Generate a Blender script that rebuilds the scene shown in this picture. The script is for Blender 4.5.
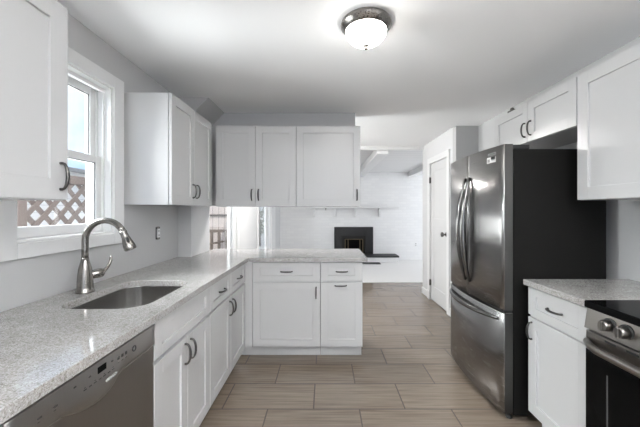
import bpy, bmesh, math, random
from mathutils import Vector, Matrix

for _o in list(bpy.data.objects):
    bpy.data.objects.remove(_o, do_unlink=True)
scene = bpy.context.scene
COL = scene.collection
PI = math.pi
rnd = random.Random(7)

# ------------------------------------------------------------------ camera, world, lights, exposure
EYE = 1.33
cam_data = bpy.data.cameras.new('camera')
cam = bpy.data.objects.new('camera', cam_data)
COL.objects.link(cam)
cam.location = (0, 0, EYE)
cam.rotation_euler = (PI / 2, 0, 0)
cam_data.sensor_fit = 'HORIZONTAL'
cam_data.sensor_width = 36.0
cam_data.lens = 310.0 / 640.0 * 36.0
cam_data.shift_x = -5.0 / 640.0
cam_data.shift_y = -2.5 / 640.0
cam_data.clip_start = 0.02
cam_data.clip_end = 200
scene.camera = cam

scene.view_settings.view_transform = 'Standard'
scene.view_settings.look = 'None'
scene.view_settings.gamma = 1.0
scene.view_settings.use_curve_mapping = False
scene.view_settings.exposure = 0.90
scene.cycles.use_denoising = True
scene.cycles.max_bounces = 10
scene.cycles.diffuse_bounces = 6
scene.cycles.sample_clamp_indirect = 6.0

WORLD_STRENGTH = 0.9
LAMP_STRENGTH = 11.0
FILL_LAMP_STRENGTH = 170.0

world = bpy.data.worlds.new('sky')
scene.world = world
world.use_nodes = True
wn, wl = world.node_tree.nodes, world.node_tree.links
wn.clear()
w_out = wn.new('ShaderNodeOutputWorld')
w_bg = wn.new('ShaderNodeBackground')
w_bg.inputs['Strength'].default_value = WORLD_STRENGTH
w_tc = wn.new('ShaderNodeTexCoord')
w_no = wn.new('ShaderNodeTexNoise')
w_no.inputs['Scale'].default_value = 4.0
w_no.inputs['Detail'].default_value = 5.0
w_cr = wn.new('ShaderNodeValToRGB')
w_cr.color_ramp.elements[0].position = 0.42
w_cr.color_ramp.elements[0].color = (0.40, 0.56, 0.82, 1)
w_cr.color_ramp.elements[1].position = 0.66
w_cr.color_ramp.elements[1].color = (0.92, 0.94, 0.98, 1)
wl.new(w_tc.outputs['Generated'], w_no.inputs['Vector'])
wl.new(w_no.outputs['Fac'], w_cr.inputs['Fac'])
wl.new(w_cr.outputs['Color'], w_bg.inputs['Color'])
wl.new(w_bg.outputs[0], w_out.inputs[0])


def area_light(name, loc, rot, sx, sy, power, color=(1, 1, 1)):
    d = bpy.data.lights.new(name, 'AREA')
    d.shape = 'RECTANGLE'
    d.size, d.size_y = sx, sy
    d.energy = power
    d.color = color if color != (1, 1, 1) else (0.965, 0.985, 1.0)
    o = bpy.data.objects.new(name, d)
    COL.objects.link(o)
    o.location = loc
    o.rotation_euler = rot
    return o


# added fill lights behind the camera and in the living room; left window daylight
area_light('back_fill', (0.3, -2.38, 1.15), (PI / 2 + 0.2, 0, 0), 2.2, 2.0, 8)  # added frontal fill, placed out of view
area_light('ceiling_bounce_fill', (0.75, -1.0, 0.7), (PI, 0, 0), 1.1, 1.1, 125).data.spread = math.radians(105)  # added fill bounced off the ceiling, no lamp stands there
area_light('living_fill', (4.15, 6.9, 1.4), (0, PI / 2, 0), 1.7, 2.4, 24)  # added fill for the living room, its side window is made up
area_light('daylight_left_window', (-2.3, 3.95, 1.0), (0, -PI / 2 - 0.12, 0), 1.4, 1.1, 60)
# daylight thrown up through the kitchen window by the bright ground outside
area_light('daylight_kitchen_window', (-3.3, 1.45, 0.95), (0, -PI / 2 - 0.25, 0.10), 1.5, 1.6, 40).data.spread = math.radians(100)
area_light('skylight_kitchen_window', (-3.1, 1.35, 2.75), (0, -PI / 2 + 0.45, 0.10), 1.3, 1.5, 75).data.spread = math.radians(100)

sun_d = bpy.data.lights.new('sun', 'SUN')
sun_d.energy = 1.6
sun_d.angle = 0.02
sun_d.color = (1.0, 0.96, 0.90)
sun = bpy.data.objects.new('sun', sun_d)
COL.objects.link(sun)
sun.rotation_euler = Vector((-0.25, 0.65, -0.72)).to_track_quat('-Z', 'Y').to_euler()

# ------------------------------------------------------------------ materials
def new_mat(name):
    m = bpy.data.materials.new(name)
    m.use_nodes = True
    nt = m.node_tree
    return m, nt.nodes, nt.links, nt.nodes['Principled BSDF']


def plain(name, rgb, rough=0.5, metal=0.0, spec=0.5, bump=0.0, bscale=60.0, var=0.0):
    m, n, l, b = new_mat(name)
    if isinstance(rgb, (int, float)):
        rgb = (rgb, rgb, rgb)
    b.inputs['Base Color'].default_value = (*rgb, 1)
    b.inputs['Roughness'].default_value = rough
    b.inputs['Metallic'].default_value = metal
    b.inputs['Specular IOR Level'].default_value = spec
    tc = n.new('ShaderNodeTexCoord')
    no = n.new('ShaderNodeTexNoise')
    no.inputs['Scale'].default_value = bscale
    no.inputs['Detail'].default_value = 3
    l.new(tc.outputs['Object'], no.inputs['Vector'])
    if var > 0:
        mx = n.new('ShaderNodeMix')
        mx.data_type = 'RGBA'
        mx.inputs['A'].default_value = (*[c * (1 - var) for c in rgb], 1)
        mx.inputs['B'].default_value = (*[min(1, c * (1 + var)) for c in rgb], 1)
        l.new(no.outputs['Fac'], mx.inputs['Factor'])
        l.new(mx.outputs['Result'], b.inputs['Base Color'])
    if bump > 0:
        bp = n.new('ShaderNodeBump')
        bp.inputs['Strength'].default_value = bump
        bp.inputs['Distance'].default_value = 0.001
        l.new(no.outputs['Fac'], bp.inputs['Height'])
        l.new(bp.outputs['Normal'], b.inputs['Normal'])
    return m


def brushed(name, rgb, rough, stretch=(2, 2, 300), var=0.08):
    m, n, l, b = new_mat(name)
    b.inputs['Metallic'].default_value = 1.0
    tc = n.new('ShaderNodeTexCoord')
    mp = n.new('ShaderNodeMapping')
    mp.inputs['Scale'].default_value = stretch
    no = n.new('ShaderNodeTexNoise')
    no.inputs['Scale'].default_value = 3
    no.inputs['Detail'].default_value = 4
    l.new(tc.outputs['Object'], mp.inputs['Vector'])
    l.new(mp.outputs['Vector'], no.inputs['Vector'])
    mx = n.new('ShaderNodeMix')
    mx.data_type = 'RGBA'
    mx.inputs['A'].default_value = (*[c * (1 - var) for c in rgb], 1)
    mx.inputs['B'].default_value = (*[c * (1 + var) for c in rgb], 1)
    l.new(no.outputs['Fac'], mx.inputs['Factor'])
    l.new(mx.outputs['Result'], b.inputs['Base Color'])
    mr = n.new('ShaderNodeMapRange')
    mr.inputs['To Min'].default_value = rough * 0.85
    mr.inputs['To Max'].default_value = rough * 1.15
    l.new(no.outputs['Fac'], mr.inputs['Value'])
    l.new(mr.outputs['Result'], b.inputs['Roughness'])
    return m


def emit(name, rgb, strength):
    m, n, l, b = new_mat(name)
    b.inputs['Base Color'].default_value = (*rgb, 1)
    b.inputs['Emission Color'].default_value = (*rgb, 1)
    b.inputs['Emission Strength'].default_value = strength
    b.inputs['Roughness'].default_value = 0.3
    return m


def glass_mat():
    m = bpy.data.materials.new('window_glass')
    m.use_nodes = True
    n, l = m.node_tree.nodes, m.node_tree.links
    n.clear()
    out = n.new('ShaderNodeOutputMaterial')
    tr = n.new('ShaderNodeBsdfTransparent')
    tr.inputs['Color'].default_value = (0.97, 0.985, 0.98, 1)
    gl = n.new('ShaderNodeBsdfGlossy')
    gl.inputs['Roughness'].default_value = 0.02
    lw = n.new('ShaderNodeLayerWeight')
    lw.inputs['Blend'].default_value = 0.5
    pw = n.new('ShaderNodeMath')
    pw.operation = 'POWER'
    pw.inputs[1].default_value = 5.0
    l.new(lw.outputs['Facing'], pw.inputs[0])
    fr = n.new('ShaderNodeMapRange')
    fr.inputs['To Min'].default_value = 0.04
    l.new(pw.outputs[0], fr.inputs['Value'])
    mx = n.new('ShaderNodeMixShader')
    l.new(fr.outputs[0], mx.inputs[0])
    l.new(tr.outputs[0], mx.inputs[1])
    l.new(gl.outputs[0], mx.inputs[2])
    l.new(mx.outputs[0], out.inputs[0])
    return m


def quartz_mat(name='quartz_countertop'):
    m, n, l, b = new_mat(name)
    tc = n.new('ShaderNodeTexCoord')
    # fine grain chips
    v = n.new('ShaderNodeTexVoronoi')
    v.inputs['Scale'].default_value = 330
    r1 = n.new('ShaderNodeValToRGB')
    e = r1.color_ramp.elements
    e[0].position, e[0].color = 0.0, (0.19, 0.172, 0.157, 1)
    e[1].position, e[1].color = 0.2, (0.325, 0.308, 0.292, 1)
    for p, c in ((0.5, (0.375, 0.362, 0.350)), (0.8, (0.43, 0.422, 0.414)), (1.0, (0.56, 0.555, 0.55))):
        x = e.new(p)
        x.color = (*c, 1)
    sep = n.new('ShaderNodeSeparateColor')
    l.new(tc.outputs['Object'], v.inputs['Vector'])
    l.new(v.outputs['Color'], sep.inputs[0])
    l.new(sep.outputs[0], r1.inputs['Fac'])
    # sparse darker flecks
    v2 = n.new('ShaderNodeTexVoronoi')
    v2.inputs['Scale'].default_value = 95
    sep2 = n.new('ShaderNodeSeparateColor')
    r2 = n.new('ShaderNodeValToRGB')
    r2.color_ramp.interpolation = 'CONSTANT'
    r2.color_ramp.elements[0].color = (1, 1, 1, 1)
    r2.color_ramp.elements[1].position = 0.12
    r2.color_ramp.elements[1].color = (0, 0, 0, 1)
    l.new(tc.outputs['Object'], v2.inputs['Vector'])
    l.new(v2.outputs['Color'], sep2.inputs[0])
    l.new(sep2.outputs[1], r2.inputs['Fac'])
    mt = n.new('ShaderNodeMath')
    mt.operation = 'LESS_THAN'
    mt.inputs[1].default_value = 0.45
    l.new(v2.outputs['Distance'], mt.inputs[0])
    mu = n.new('ShaderNodeMath')
    mu.operation = 'MULTIPLY'
    l.new(mt.outputs[0], mu.inputs[0])
    l.new(r2.outputs['Color'], mu.inputs[1])
    mu2 = n.new('ShaderNodeMath')
    mu2.operation = 'MULTIPLY'
    mu2.inputs[1].default_value = 0.5
    l.new(mu.outputs[0], mu2.inputs[0])
    # cloudy drift
    no = n.new('ShaderNodeTexNoise')
    no.inputs['Scale'].default_value = 14
    no.inputs['Detail'].default_value = 4
    l.new(tc.outputs['Object'], no.inputs['Vector'])
    mr = n.new('ShaderNodeMapRange')
    mr.inputs['From Min'].default_value = 0.3
    mr.inputs['From Max'].default_value = 0.7
    mr.inputs['To Min'].default_value = 0.86
    mr.inputs['To Max'].default_value = 1.06
    l.new(no.outputs['Fac'], mr.inputs['Value'])
    m1 = n.new('ShaderNodeMix')
    m1.data_type = 'RGBA'
    m1.blend_type = 'MULTIPLY'
    m1.inputs['Factor'].default_value = 1
    l.new(r1.outputs['Color'], m1.inputs['A'])
    l.new(mr.outputs['Result'], m1.inputs['B'])
    m2 = n.new('ShaderNodeMix')
    m2.data_type = 'RGBA'
    m2.inputs['B'].default_value = (0.17, 0.15, 0.135, 1)
    l.new(mu2.outputs[0], m2.inputs['Factor'])
    l.new(m1.outputs['Result'], m2.inputs['A'])
    l.new(m2.outputs['Result'], b.inputs['Base Color'])
    b.inputs['Roughness'].default_value = 0.06
    b.inputs['Specular IOR Level'].default_value = 0.6
    return m


def tile_mat():
    """12 x 24 inch wood-look porcelain tiles in running bond, long side across the room"""
    m, n, l, b = new_mat('floor_tile')
    tc = n.new('ShaderNodeTexCoord')
    sp = n.new('ShaderNodeSeparateXYZ')
    l.new(tc.outputs['Object'], sp.inputs[0])

    def math_(op, a, bb=None, c=None):
        k = n.new('ShaderNodeMath')
        k.operation = op
        for i, q in enumerate((a, bb, c)):
            if q is None:
                continue
            if isinstance(q, (int, float)):
                k.inputs[i].default_value = q
            else:
                l.new(q, k.inputs[i])
        return k.outputs[0]
    TW, TH = 0.6155, 0.305
    yy = math_('DIVIDE', math_('SUBTRACT', sp.outputs['Y'], 2.082 - 20 * TH), TH)
    row = math_('FLOOR', yy)
    fy = math_('FRACT', yy)
    par = math_('MODULO', row, 2.0)
    xx = math_('DIVIDE', math_('ADD', sp.outputs['X'], 0.077 + 20 * TW), TW)
    xx = math_('ADD', xx, math_('MULTIPLY', par, 0.5))
    colm = math_('FLOOR', xx)
    fx = math_('FRACT', xx)
    # distance to the tile edge in metres
    dx = math_('MULTIPLY', math_('MINIMUM', fx, math_('SUBTRACT', 1.0, fx)), TW)
    dy = math_('MULTIPLY', math_('MINIMUM', fy, math_('SUBTRACT', 1.0, fy)), TH)
    d = math_('MINIMUM', dx, dy)
    grout = math_('LESS_THAN', d, 0.004)
    cv = n.new('ShaderNodeCombineXYZ')
    l.new(colm, cv.inputs[0])
    l.new(row, cv.inputs[1])
    wn_ = n.new('ShaderNodeTexWhiteNoise')
    l.new(cv.outputs[0], wn_.inputs['Vector'])
    # grain, stretched along X, shifted per tile
    cg = n.new('ShaderNodeCombineXYZ')
    l.new(math_('MULTIPLY', sp.outputs['X'], 1.6), cg.inputs[0])
    l.new(math_('ADD', math_('MULTIPLY', sp.outputs['Y'], 42.0), math_('MULTIPLY', wn_.outputs['Value'], 37.0)), cg.inputs[1])
    l.new(math_('MULTIPLY', wn_.outputs['Value'], 11.0), cg.inputs[2])
    no = n.new('ShaderNodeTexNoise')
    no.inputs['Scale'].default_value = 1.5
    no.inputs['Detail'].default_value = 5
    no.inputs['Roughness'].default_value = 0.6
    l.new(cg.outputs[0], no.inputs['Vector'])
    rp = n.new('ShaderNodeValToRGB')
    rp.color_ramp.elements[0].position = 0.3
    rp.color_ramp.elements[0].color = TILE_DARK
    rp.color_ramp.elements[1].position = 0.7
    rp.color_ramp.elements[1].color = TILE_LIGHT
    l.new(no.outputs['Fac'], rp.inputs['Fac'])
    tint = math_('ADD', math_('MULTIPLY', wn_.outputs['Value'], 0.12), 0.94)
    mm = n.new('ShaderNodeMix')
    mm.data_type = 'RGBA'
    mm.blend_type = 'MULTIPLY'
    mm.inputs['Factor'].default_value = 1
    l.new(rp.outputs['Color'], mm.inputs['A'])
    l.new(tint, mm.inputs['B'])
    mg = n.new('ShaderNodeMix')
    mg.data_type = 'RGBA'
    mg.inputs['B'].default_value = (0.05, 0.036, 0.027, 1)
    l.new(grout, mg.inputs['Factor'])
    l.new(mm.outputs['Result'], mg.inputs['A'])
    l.new(mg.outputs['Result'], b.inputs['Base Color'])
    rr = math_('ADD', math_('MULTIPLY', grout, 0.5), math_('ADD', math_('MULTIPLY', no.outputs['Fac'], 0.08), 0.12))
    l.new(rr, b.inputs['Roughness'])
    bp = n.new('ShaderNodeBump')
    bp.inputs['Strength'].default_value = 0.4
    bp.inputs['Distance'].default_value = 0.002
    l.new(math_('SUBTRACT', 1.0, grout), bp.inputs['Height'])
    l.new(bp.outputs['Normal'], b.inputs['Normal'])
    return m


def brick_mat():
    m, n, l, b = new_mat('white_painted_brick')
    tc = n.new('ShaderNodeTexCoord')
    mp = n.new('ShaderNodeMapping')
    mp.inputs['Rotation'].default_value = (PI / 2, 0, 0)
    br = n.new('ShaderNodeTexBrick')
    br.inputs['Scale'].default_value = 1
    br.inputs['Brick Width'].default_value = 0.21
    br.inputs['Row Height'].default_value = 0.072
    br.inputs['Mortar Size'].default_value = 0.006
    br.inputs['Mortar Smooth'].default_value = 0.3
    br.inputs['Color1'].default_value = (0.80, 0.80, 0.80, 1)
    br.inputs['Color2'].default_value = (0.76, 0.76, 0.765, 1)
    br.inputs['Mortar'].default_value = (0.75, 0.75, 0.75, 1)
    l.new(tc.outputs['Object'], mp.inputs['Vector'])
    l.new(mp.outputs['Vector'], br.inputs['Vector'])
    l.new(br.outputs['Color'], b.inputs['Base Color'])
    bp = n.new('ShaderNodeBump')
    bp.invert = True
    bp.inputs['Strength'].default_value = 0.35
    bp.inputs['Distance'].default_value = 0.004
    l.new(br.outputs['Fac'], bp.inputs['Height'])
    l.new(bp.outputs['Normal'], b.inputs['Normal'])
    b.inputs['Roughness'].default_value = 0.6
    return m


def striped(name, c1, c2, axis, period, rough=0.6, width=0.08):
    """boards: thin dark joints across one axis"""
    m, n, l, b = new_mat(name)
    tc = n.new('ShaderNodeTexCoord')
    sp = n.new('ShaderNodeSeparateXYZ')
    l.new(tc.outputs['Object'], sp.inputs[0])
    dv = n.new('ShaderNodeMath')
    dv.operation = 'DIVIDE'
    dv.inputs[1].default_value = period
    l.new(sp.outputs[axis], dv.inputs[0])
    fr = n.new('ShaderNodeMath')
    fr.operation = 'FRACT'
    l.new(dv.outputs[0], fr.inputs[0])
    lt = n.new('ShaderNodeMath')
    lt.operation = 'LESS_THAN'
    lt.inputs[1].default_value = width
    l.new(fr.outputs[0], lt.inputs[0])
    mx = n.new('ShaderNodeMix')
    mx.data_type = 'RGBA'
    mx.inputs['A'].default_value = (*c1, 1)
    mx.inputs['B'].default_value = (*c2, 1)
    l.new(lt.outputs[0], mx.inputs['Factor'])
    l.new(mx.outputs['Result'], b.inputs['Base Color'])
    b.inputs['Roughness'].default_value = rough
    return m


TILE_DARK = (0.150, 0.117, 0.088, 1)
TILE_LIGHT = (0.235, 0.193, 0.156, 1)
M = {}
M['cab'] = plain('white_cabinet_paint', 0.56, 0.24, bump=0.02, bscale=90)
M['wall'] = plain('grey_wall_paint', (0.50, 0.50, 0.503), 0.6, bump=0.1, bscale=220)
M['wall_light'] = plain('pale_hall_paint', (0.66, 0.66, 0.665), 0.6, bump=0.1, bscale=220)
M['ceiling'] = plain('white_ceiling_paint', 0.92, 0.8, bump=0.1, bscale=160)
M['trim'] = plain('white_trim_gloss', 0.74, 0.3, bump=0.02, bscale=50)
M['door_paint'] = plain('white_door_paint', 0.62, 0.35, bump=0.02, bscale=50)
M['vinyl'] = plain('white_window_vinyl', 0.80, 0.35, bump=0.02, bscale=50)
M['dark_gasket'] = plain('dark_gasket', 0.06, 0.6, bump=0.05)
M['quartz'] = quartz_mat()
M['tile'] = tile_mat()
M['brick'] = brick_mat()
M['carpet'] = plain('pale_carpet', (0.70, 0.69, 0.68), 0.95, bump=0.8, bscale=400, var=0.06)
M['planks'] = striped('white_ceiling_planks', (0.74, 0.74, 0.74), (0.58, 0.58, 0.58), 'Y', 0.19)
M['pull'] = plain('dark_pewter', (0.10, 0.096, 0.092), 0.28, metal=1.0, bump=0.05)
M['steel'] = brushed('brushed_steel', (0.25, 0.232, 0.215), 0.30, (2, 2, 260))
M['dw_steel'] = brushed('dishwasher_steel', (0.30, 0.285, 0.27), 0.36, (2, 260, 2), 0.06)
M['dw_fascia'] = brushed('dishwasher_fascia_steel', (0.38, 0.365, 0.35), 0.34, (2, 260, 2), 0.06)
M['sink_steel'] = brushed('sink_steel', (0.50, 0.49, 0.48), 0.22, (3, 3, 1), 0.02)
M['fridge_steel'] = brushed('dark_fridge_steel', (0.29, 0.285, 0.28), 0.26, (2, 2, 200), 0.03)
M['fridge_steel'].node_tree.nodes['Principled BSDF'].inputs['Anisotropic'].default_value = 0.75
M['fridge_side'] = plain('fridge_charcoal_side', (0.009, 0.0087, 0.008), 0.5, spec=0.10, bump=0.3, bscale=500)
M['fridge_edge'] = brushed('dark_fridge_door_edge', (0.10, 0.098, 0.095), 0.45, (2, 2, 200), 0.03)
M['handle_steel'] = brushed('fridge_handle_steel', (0.16, 0.157, 0.153), 0.16, (2, 2, 200), 0.05)
M['nickel'] = brushed('brushed_nickel', (0.25, 0.236, 0.22), 0.26, (60, 60, 60), 0.05)
M['lamp_metal'] = brushed('lamp_brushed_nickel', (0.24, 0.225, 0.21), 0.28, (60, 60, 60), 0.05)
M['black'] = plain('matte_black', 0.012, 0.5, bump=0.1)
M['black_glass'] = plain('black_ceramic_glass', 0.004, 0.07, spec=0.05, bump=0.0)
M['slate'] = plain('dark_slate', (0.018, 0.0185, 0.02), 0.55, bump=0.4, var=0.2)
M['insert'] = plain('fireplace_black_steel', (0.007, 0.007, 0.008), 0.5, bump=0.1)
M['firebox'] = plain('firebox_soot', (0.02, 0.019, 0.018), 0.9, bump=0.5)
M['brass'] = plain('antique_brass', (0.12, 0.095, 0.06), 0.35, metal=1.0, bump=0.05)
M['bowl'] = emit('lit_frosted_glass', (1.0, 0.975, 0.93), LAMP_STRENGTH)
M['fill_bowl'] = emit('fill_lamp_glass', (1.0, 0.98, 0.95), FILL_LAMP_STRENGTH)
M['glass'] = glass_mat()
M['plastic'] = plain('white_plastic', 0.78, 0.35, bump=0.02)
M['panel_text'] = plain('panel_print_pale', 0.42, 0.5, bump=0.02)
M['panel_dark'] = plain('panel_print_dark', 0.05, 0.4, bump=0.02)
M['oven_line'] = plain('oven_window_line', 0.10, 0.5, bump=0.02)
M['display'] = plain('dark_display', 0.004, 0.5, spec=0.05, bump=0.0)
M['sticker'] = plain('white_sticker', 0.70, 0.5, bump=0.02)
M['sticker_grey'] = plain('grey_sticker_print', 0.30, 0.5, bump=0.02)
M['lattice'] = plain('weathered_brown_lattice', (0.095, 0.072, 0.064), 0.8, bump=0.5, bscale=40, var=0.2)
M['fence'] = striped('pale_pink_boards', (0.62, 0.53, 0.49), (0.25, 0.19, 0.17), 'X', 0.125, 0.8)
M['deck'] = plain('brown_stained_wood', (0.06, 0.043, 0.034), 0.8, bump=0.5, bscale=30, var=0.25)
M['siding'] = striped('white_house_siding', (0.78, 0.75, 0.72), (0.50, 0.48, 0.46), 'Z', 0.16, 0.7)
M['roofing'] = plain('grey_roof_shingle', (0.30, 0.29, 0.29), 0.9, bump=0.6, bscale=30, var=0.25)
M['ground'] = plain('pale_patio_concrete', (0.55, 0.54, 0.52), 0.9, bump=0.5, bscale=20, var=0.15)
M['leaf'] = plain('dull_green_leaves', (0.10, 0.15, 0.09), 0.7, bump=0.5, bscale=20, var=0.5)
M['bark'] = plain('bark', (0.12, 0.09, 0.07), 0.9, bump=0.5, bscale=30, var=0.3)
M['cord'] = plain('dark_rubber', 0.03, 0.7, bump=0.1)


# ------------------------------------------------------------------ mesh helpers
class MB:
    def __init__(s):
        s.bm = bmesh.new()

    def box(s, x0, x1, y0, y1, z0, z1, bev=0.0):
        x0, x1 = sorted((x0, x1))
        y0, y1 = sorted((y0, y1))
        z0, z1 = sorted((z0, z1))
        vs = [s.bm.verts.new(p) for p in ((x0, y0, z0), (x1, y0, z0), (x1, y1, z0), (x0, y1, z0),
                                          (x0, y0, z1), (x1, y0, z1), (x1, y1, z1), (x0, y1, z1))]
        fs = [s.bm.faces.new([vs[i] for i in q]) for q in
              ((0, 3, 2, 1), (4, 5, 6, 7), (0, 1, 5, 4), (1, 2, 6, 5), (2, 3, 7, 6), (3, 0, 4, 7))]
        if bev > 0:
            es = {e for f in fs for e in f.edges}
            bmesh.ops.bevel(s.bm, geom=list(es), offset=bev, segments=2, profile=0.5, affect='EDGES', clamp_overlap=True)
        return s

    def prism(s, pts, axis, a, b):
        """extrude a 2-D outline along an axis; pts are the other two coordinates in x,y,z order"""
        def mk(p, t):
            return (t, p[0], p[1]) if axis == 'x' else (p[0], t, p[1]) if axis == 'y' else (p[0], p[1], t)
        lo = [s.bm.verts.new(mk(p, a)) for p in pts]
        hi = [s.bm.verts.new(mk(p, b)) for p in pts]
        n = len(pts)
        for i in range(n):
            s.bm.faces.new((lo[i], lo[(i + 1) % n], hi[(i + 1) % n], hi[i]))
        s.bm.faces.new(lo[::-1])
        s.bm.faces.new(hi)
        return s

    def rings(s, rings, cap0=True, cap1=True, smooth=True):
        R = [[s.bm.verts.new(p) for p in r] for r in rings]
        n = len(R[0])
        for a, b in zip(R, R[1:]):
            for i in range(n):
                f = s.bm.faces.new((a[i], a[(i + 1) % n], b[(i + 1) % n], b[i]))
                f.smooth = smooth
        if cap0:
            s.bm.faces.new(R[0][::-1])
        if cap1:
            s.bm.faces.new(R[-1])
        return s

    def tube(s, pts, rad, n=10, flat=None):
        """flat: (vector, factor) squashes the section along that vector"""
        P = [Vector(p) for p in pts]
        if isinstance(rad, (int, float)):
            rad = [rad] * len(P)
        T = []
        for i in range(len(P)):
            a = P[max(0, i - 1)]
            b = P[min(len(P) - 1, i + 1)]
            T.append((b - a).normalized())
        up = Vector((0, 0, 1))
        if abs(T[0].dot(up)) > 0.9:
            up = Vector((1, 0, 0))
        nrm = (up - T[0] * up.dot(T[0])).normalized()
        rings = []
        for i, p in enumerate(P):
            nrm = (nrm - T[i] * nrm.dot(T[i])).normalized()
            bn = T[i].cross(nrm)
            ring = []
            for k in range(n):
                o = (nrm * math.cos(2 * PI * k / n) + bn * math.sin(2 * PI * k / n)) * rad[i]
                if flat:
                    fv = Vector(flat[0])
                    o = o - fv * o.dot(fv) * (1 - flat[1])
                ring.append(p + o)
            rings.append(ring)
        return s.rings(rings)

    def lathe(s, prof, c, axis='z', n=32, cap0=True, cap1=True):
        """prof: (radius, height along the axis)"""
        rings = []
        for r, h in prof:
            ring = []
            for k in range(n):
                a = 2 * PI * k / n
                u, v = r * math.cos(a), r * math.sin(a)
                ring.append((c[0] + u, c[1] + v, c[2] + h) if axis == 'z' else
                            (c[0] + h, c[1] + u, c[2] + v) if axis == 'x' else (c[0] + u, c[1] + h, c[2] + v))
            rings.append(ring)
        return s.rings(rings, cap0, cap1)


def wpos(o):
    v = Vector((0, 0, 0))
    while o is not None:
        v += o.location
        o = o.parent
    return v


def obj(name, mb, mat, parent=None, origin=None):
    bm = mb.bm
    bmesh.ops.recalc_face_normals(bm, faces=bm.faces[:])
    if origin is None:
        vs = [v.co for v in bm.verts]
        c = Vector([(min(v[i] for v in vs) + max(v[i] for v in vs)) / 2 for i in range(3)])
        c.z = min(v.z for v in vs)
        if parent is None and mat in (M['tile'], M['brick'], M['quartz'], M['carpet'], M['planks'], M['siding'], M['fence']):
            c = Vector((0, 0, 0))
        origin = c
    origin = Vector(origin)
    bmesh.ops.translate(bm, verts=bm.verts[:], vec=-origin)
    me = bpy.data.meshes.new(name)
    bm.to_mesh(me)
    bm.free()
    for q in (mat if isinstance(mat, (list, tuple)) else [mat]):
        me.materials.append(q)
    o = bpy.data.objects.new(name, me)
    COL.objects.link(o)
    if parent is not None:
        o.parent = parent
        o.location = origin - wpos(parent)
    else:
        o.location = origin
    return o


def tag(o, label, cat, group=None):
    o['label'] = label
    o['category'] = cat
    if group:
        o['group'] = group
    return o


def thing(name, loc, label, cat, group=None):
    o = bpy.data.objects.new(name, None)
    o.empty_display_size = 0.1
    COL.objects.link(o)
    o.location = loc
    return tag(o, label, cat, group)


def struct(name, mb, mat, parent=None):
    o = obj(name, mb, mat, parent)
    if parent is None:
        o['kind'] = 'structure'
    return o


def struct_root(name, loc):
    o = bpy.data.objects.new(name, None)
    COL.objects.link(o)
    o.location = loc
    o['kind'] = 'structure'
    return o


class Face:
    """a cabinet front plane: u along the run, w up, d out of the plane"""
    def __init__(s, kind, at):
        s.kind, s.at = kind, at

    def p(s, u, w, d):
        return (s.at + d, u, w) if s.kind == 'L' else (s.at - d, u, w) if s.kind == 'R' else (u, s.at - d, w)

    def box(s, mb, u0, u1, w0, w1, d0, d1, bev=0.0):
        a, b = s.p(u0, w0, d0), s.p(u1, w1, d1)
        mb.box(a[0], b[0], a[1], b[1], a[2], b[2], bev)


def shaker(F, name, u0, u1, w0, w1, parent, fr=0.062, frw=None, th=0.020, rec=0.010, mat=None):
    g = 0.0018
    u0, u1, w0, w1 = u0 + g, u1 - g, w0 + g, w1 - g
    frw = frw or fr
    mb = MB()
    F.box(mb, u0 + fr * .8, u1 - fr * .8, w0 + frw * .8, w1 - frw * .8, 0.002, th - rec)
    F.box(mb, u0, u0 + fr, w0, w1, 0.0, th, 0.0016)
    F.box(mb, u1 - fr, u1, w0, w1, 0.0, th, 0.0016)
    F.box(mb, u0 + fr - .0005, u1 - fr + .0005, w0, w0 + frw, 0.0, th, 0.0012)
    F.box(mb, u0 + fr - .0005, u1 - fr + .0005, w1 - frw, w1, 0.0, th, 0.0012)
    return obj(name, mb, mat or M['cab'], parent)


def pull(F, u, w, vertical, parent, L=0.100, th=0.020, st=0.028, r=0.0056):
    """arched bow pull"""
    mb = MB()
    pts, rad = [], []
    prof = [(-0.5, 0.0, 1.15), (-0.5, 0.30, 1.0), (-0.47, 0.55, .95), (-0.38, 0.76, 1.0), (-0.25, 0.92, 1.1), (-0.1, 1.0, 1.2)]
    prof = prof + [(-a, b, c) for a, b, c in prof[::-1]]
    for a, b, c in prof:
        t = a * L
        pts.append(F.p(u, w + t, th + b * st) if vertical else F.p(u + t, w, th + b * st))
        rad.append(r * c)
    mb.tube(pts, rad, 8)
    return obj('handle', mb, M['pull'], parent)


# ------------------------------------------------------------------ setting: the room
XL, XR, ZC = -1.34, 1.86, 2.363
WY0, WY1, WZ0, WZ1 = 1.331, 1.947, 1.19, 2.10         # kitchen window opening
XH = 1.59                                             # hall wall with the door
YP = 3.76                                             # front face of the wall return beyond the refrigerator
YF = 8.41                                             # brick wall with the fireplace
YB = -2.3

mb = MB()
mb.box(-1.6, 2.1, YB - 0.2, 5.76, -0.1, 0.0)
struct('floor', mb, M['tile'])
mb = MB()
mb.box(-1.6, 4.4, 5.76, YF + 0.2, -0.1, 0.004)
mb.box(2.1, 4.4, 5.05, 5.76, -0.1, 0.004)
c = struct('floor_living', mb, M['carpet'])

mb = MB()
mb.box(-1.6, 2.1, YB - 0.2, 3.86, ZC, ZC + 0.12)
struct('ceiling', mb, M['ceiling'])
mb = MB()
mb.box(-1.6, 2.1, 3.86, 5.02, ZC + 0.012, ZC + 0.12)
struct('ceiling_hall', mb, M['ceiling'])
mb = MB()
mb.box(-1.6, 4.4, 5.02, YF + 0.2, ZC + 0.02, ZC + 0.12)
struct('ceiling_living', mb, M['planks'])
mb = MB()
mb.box(-1.22, XH, 5.0, 5.07, ZC - 0.045, ZC + 0.03, 0.004)
struct('trim_1', mb, M['trim'])

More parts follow.
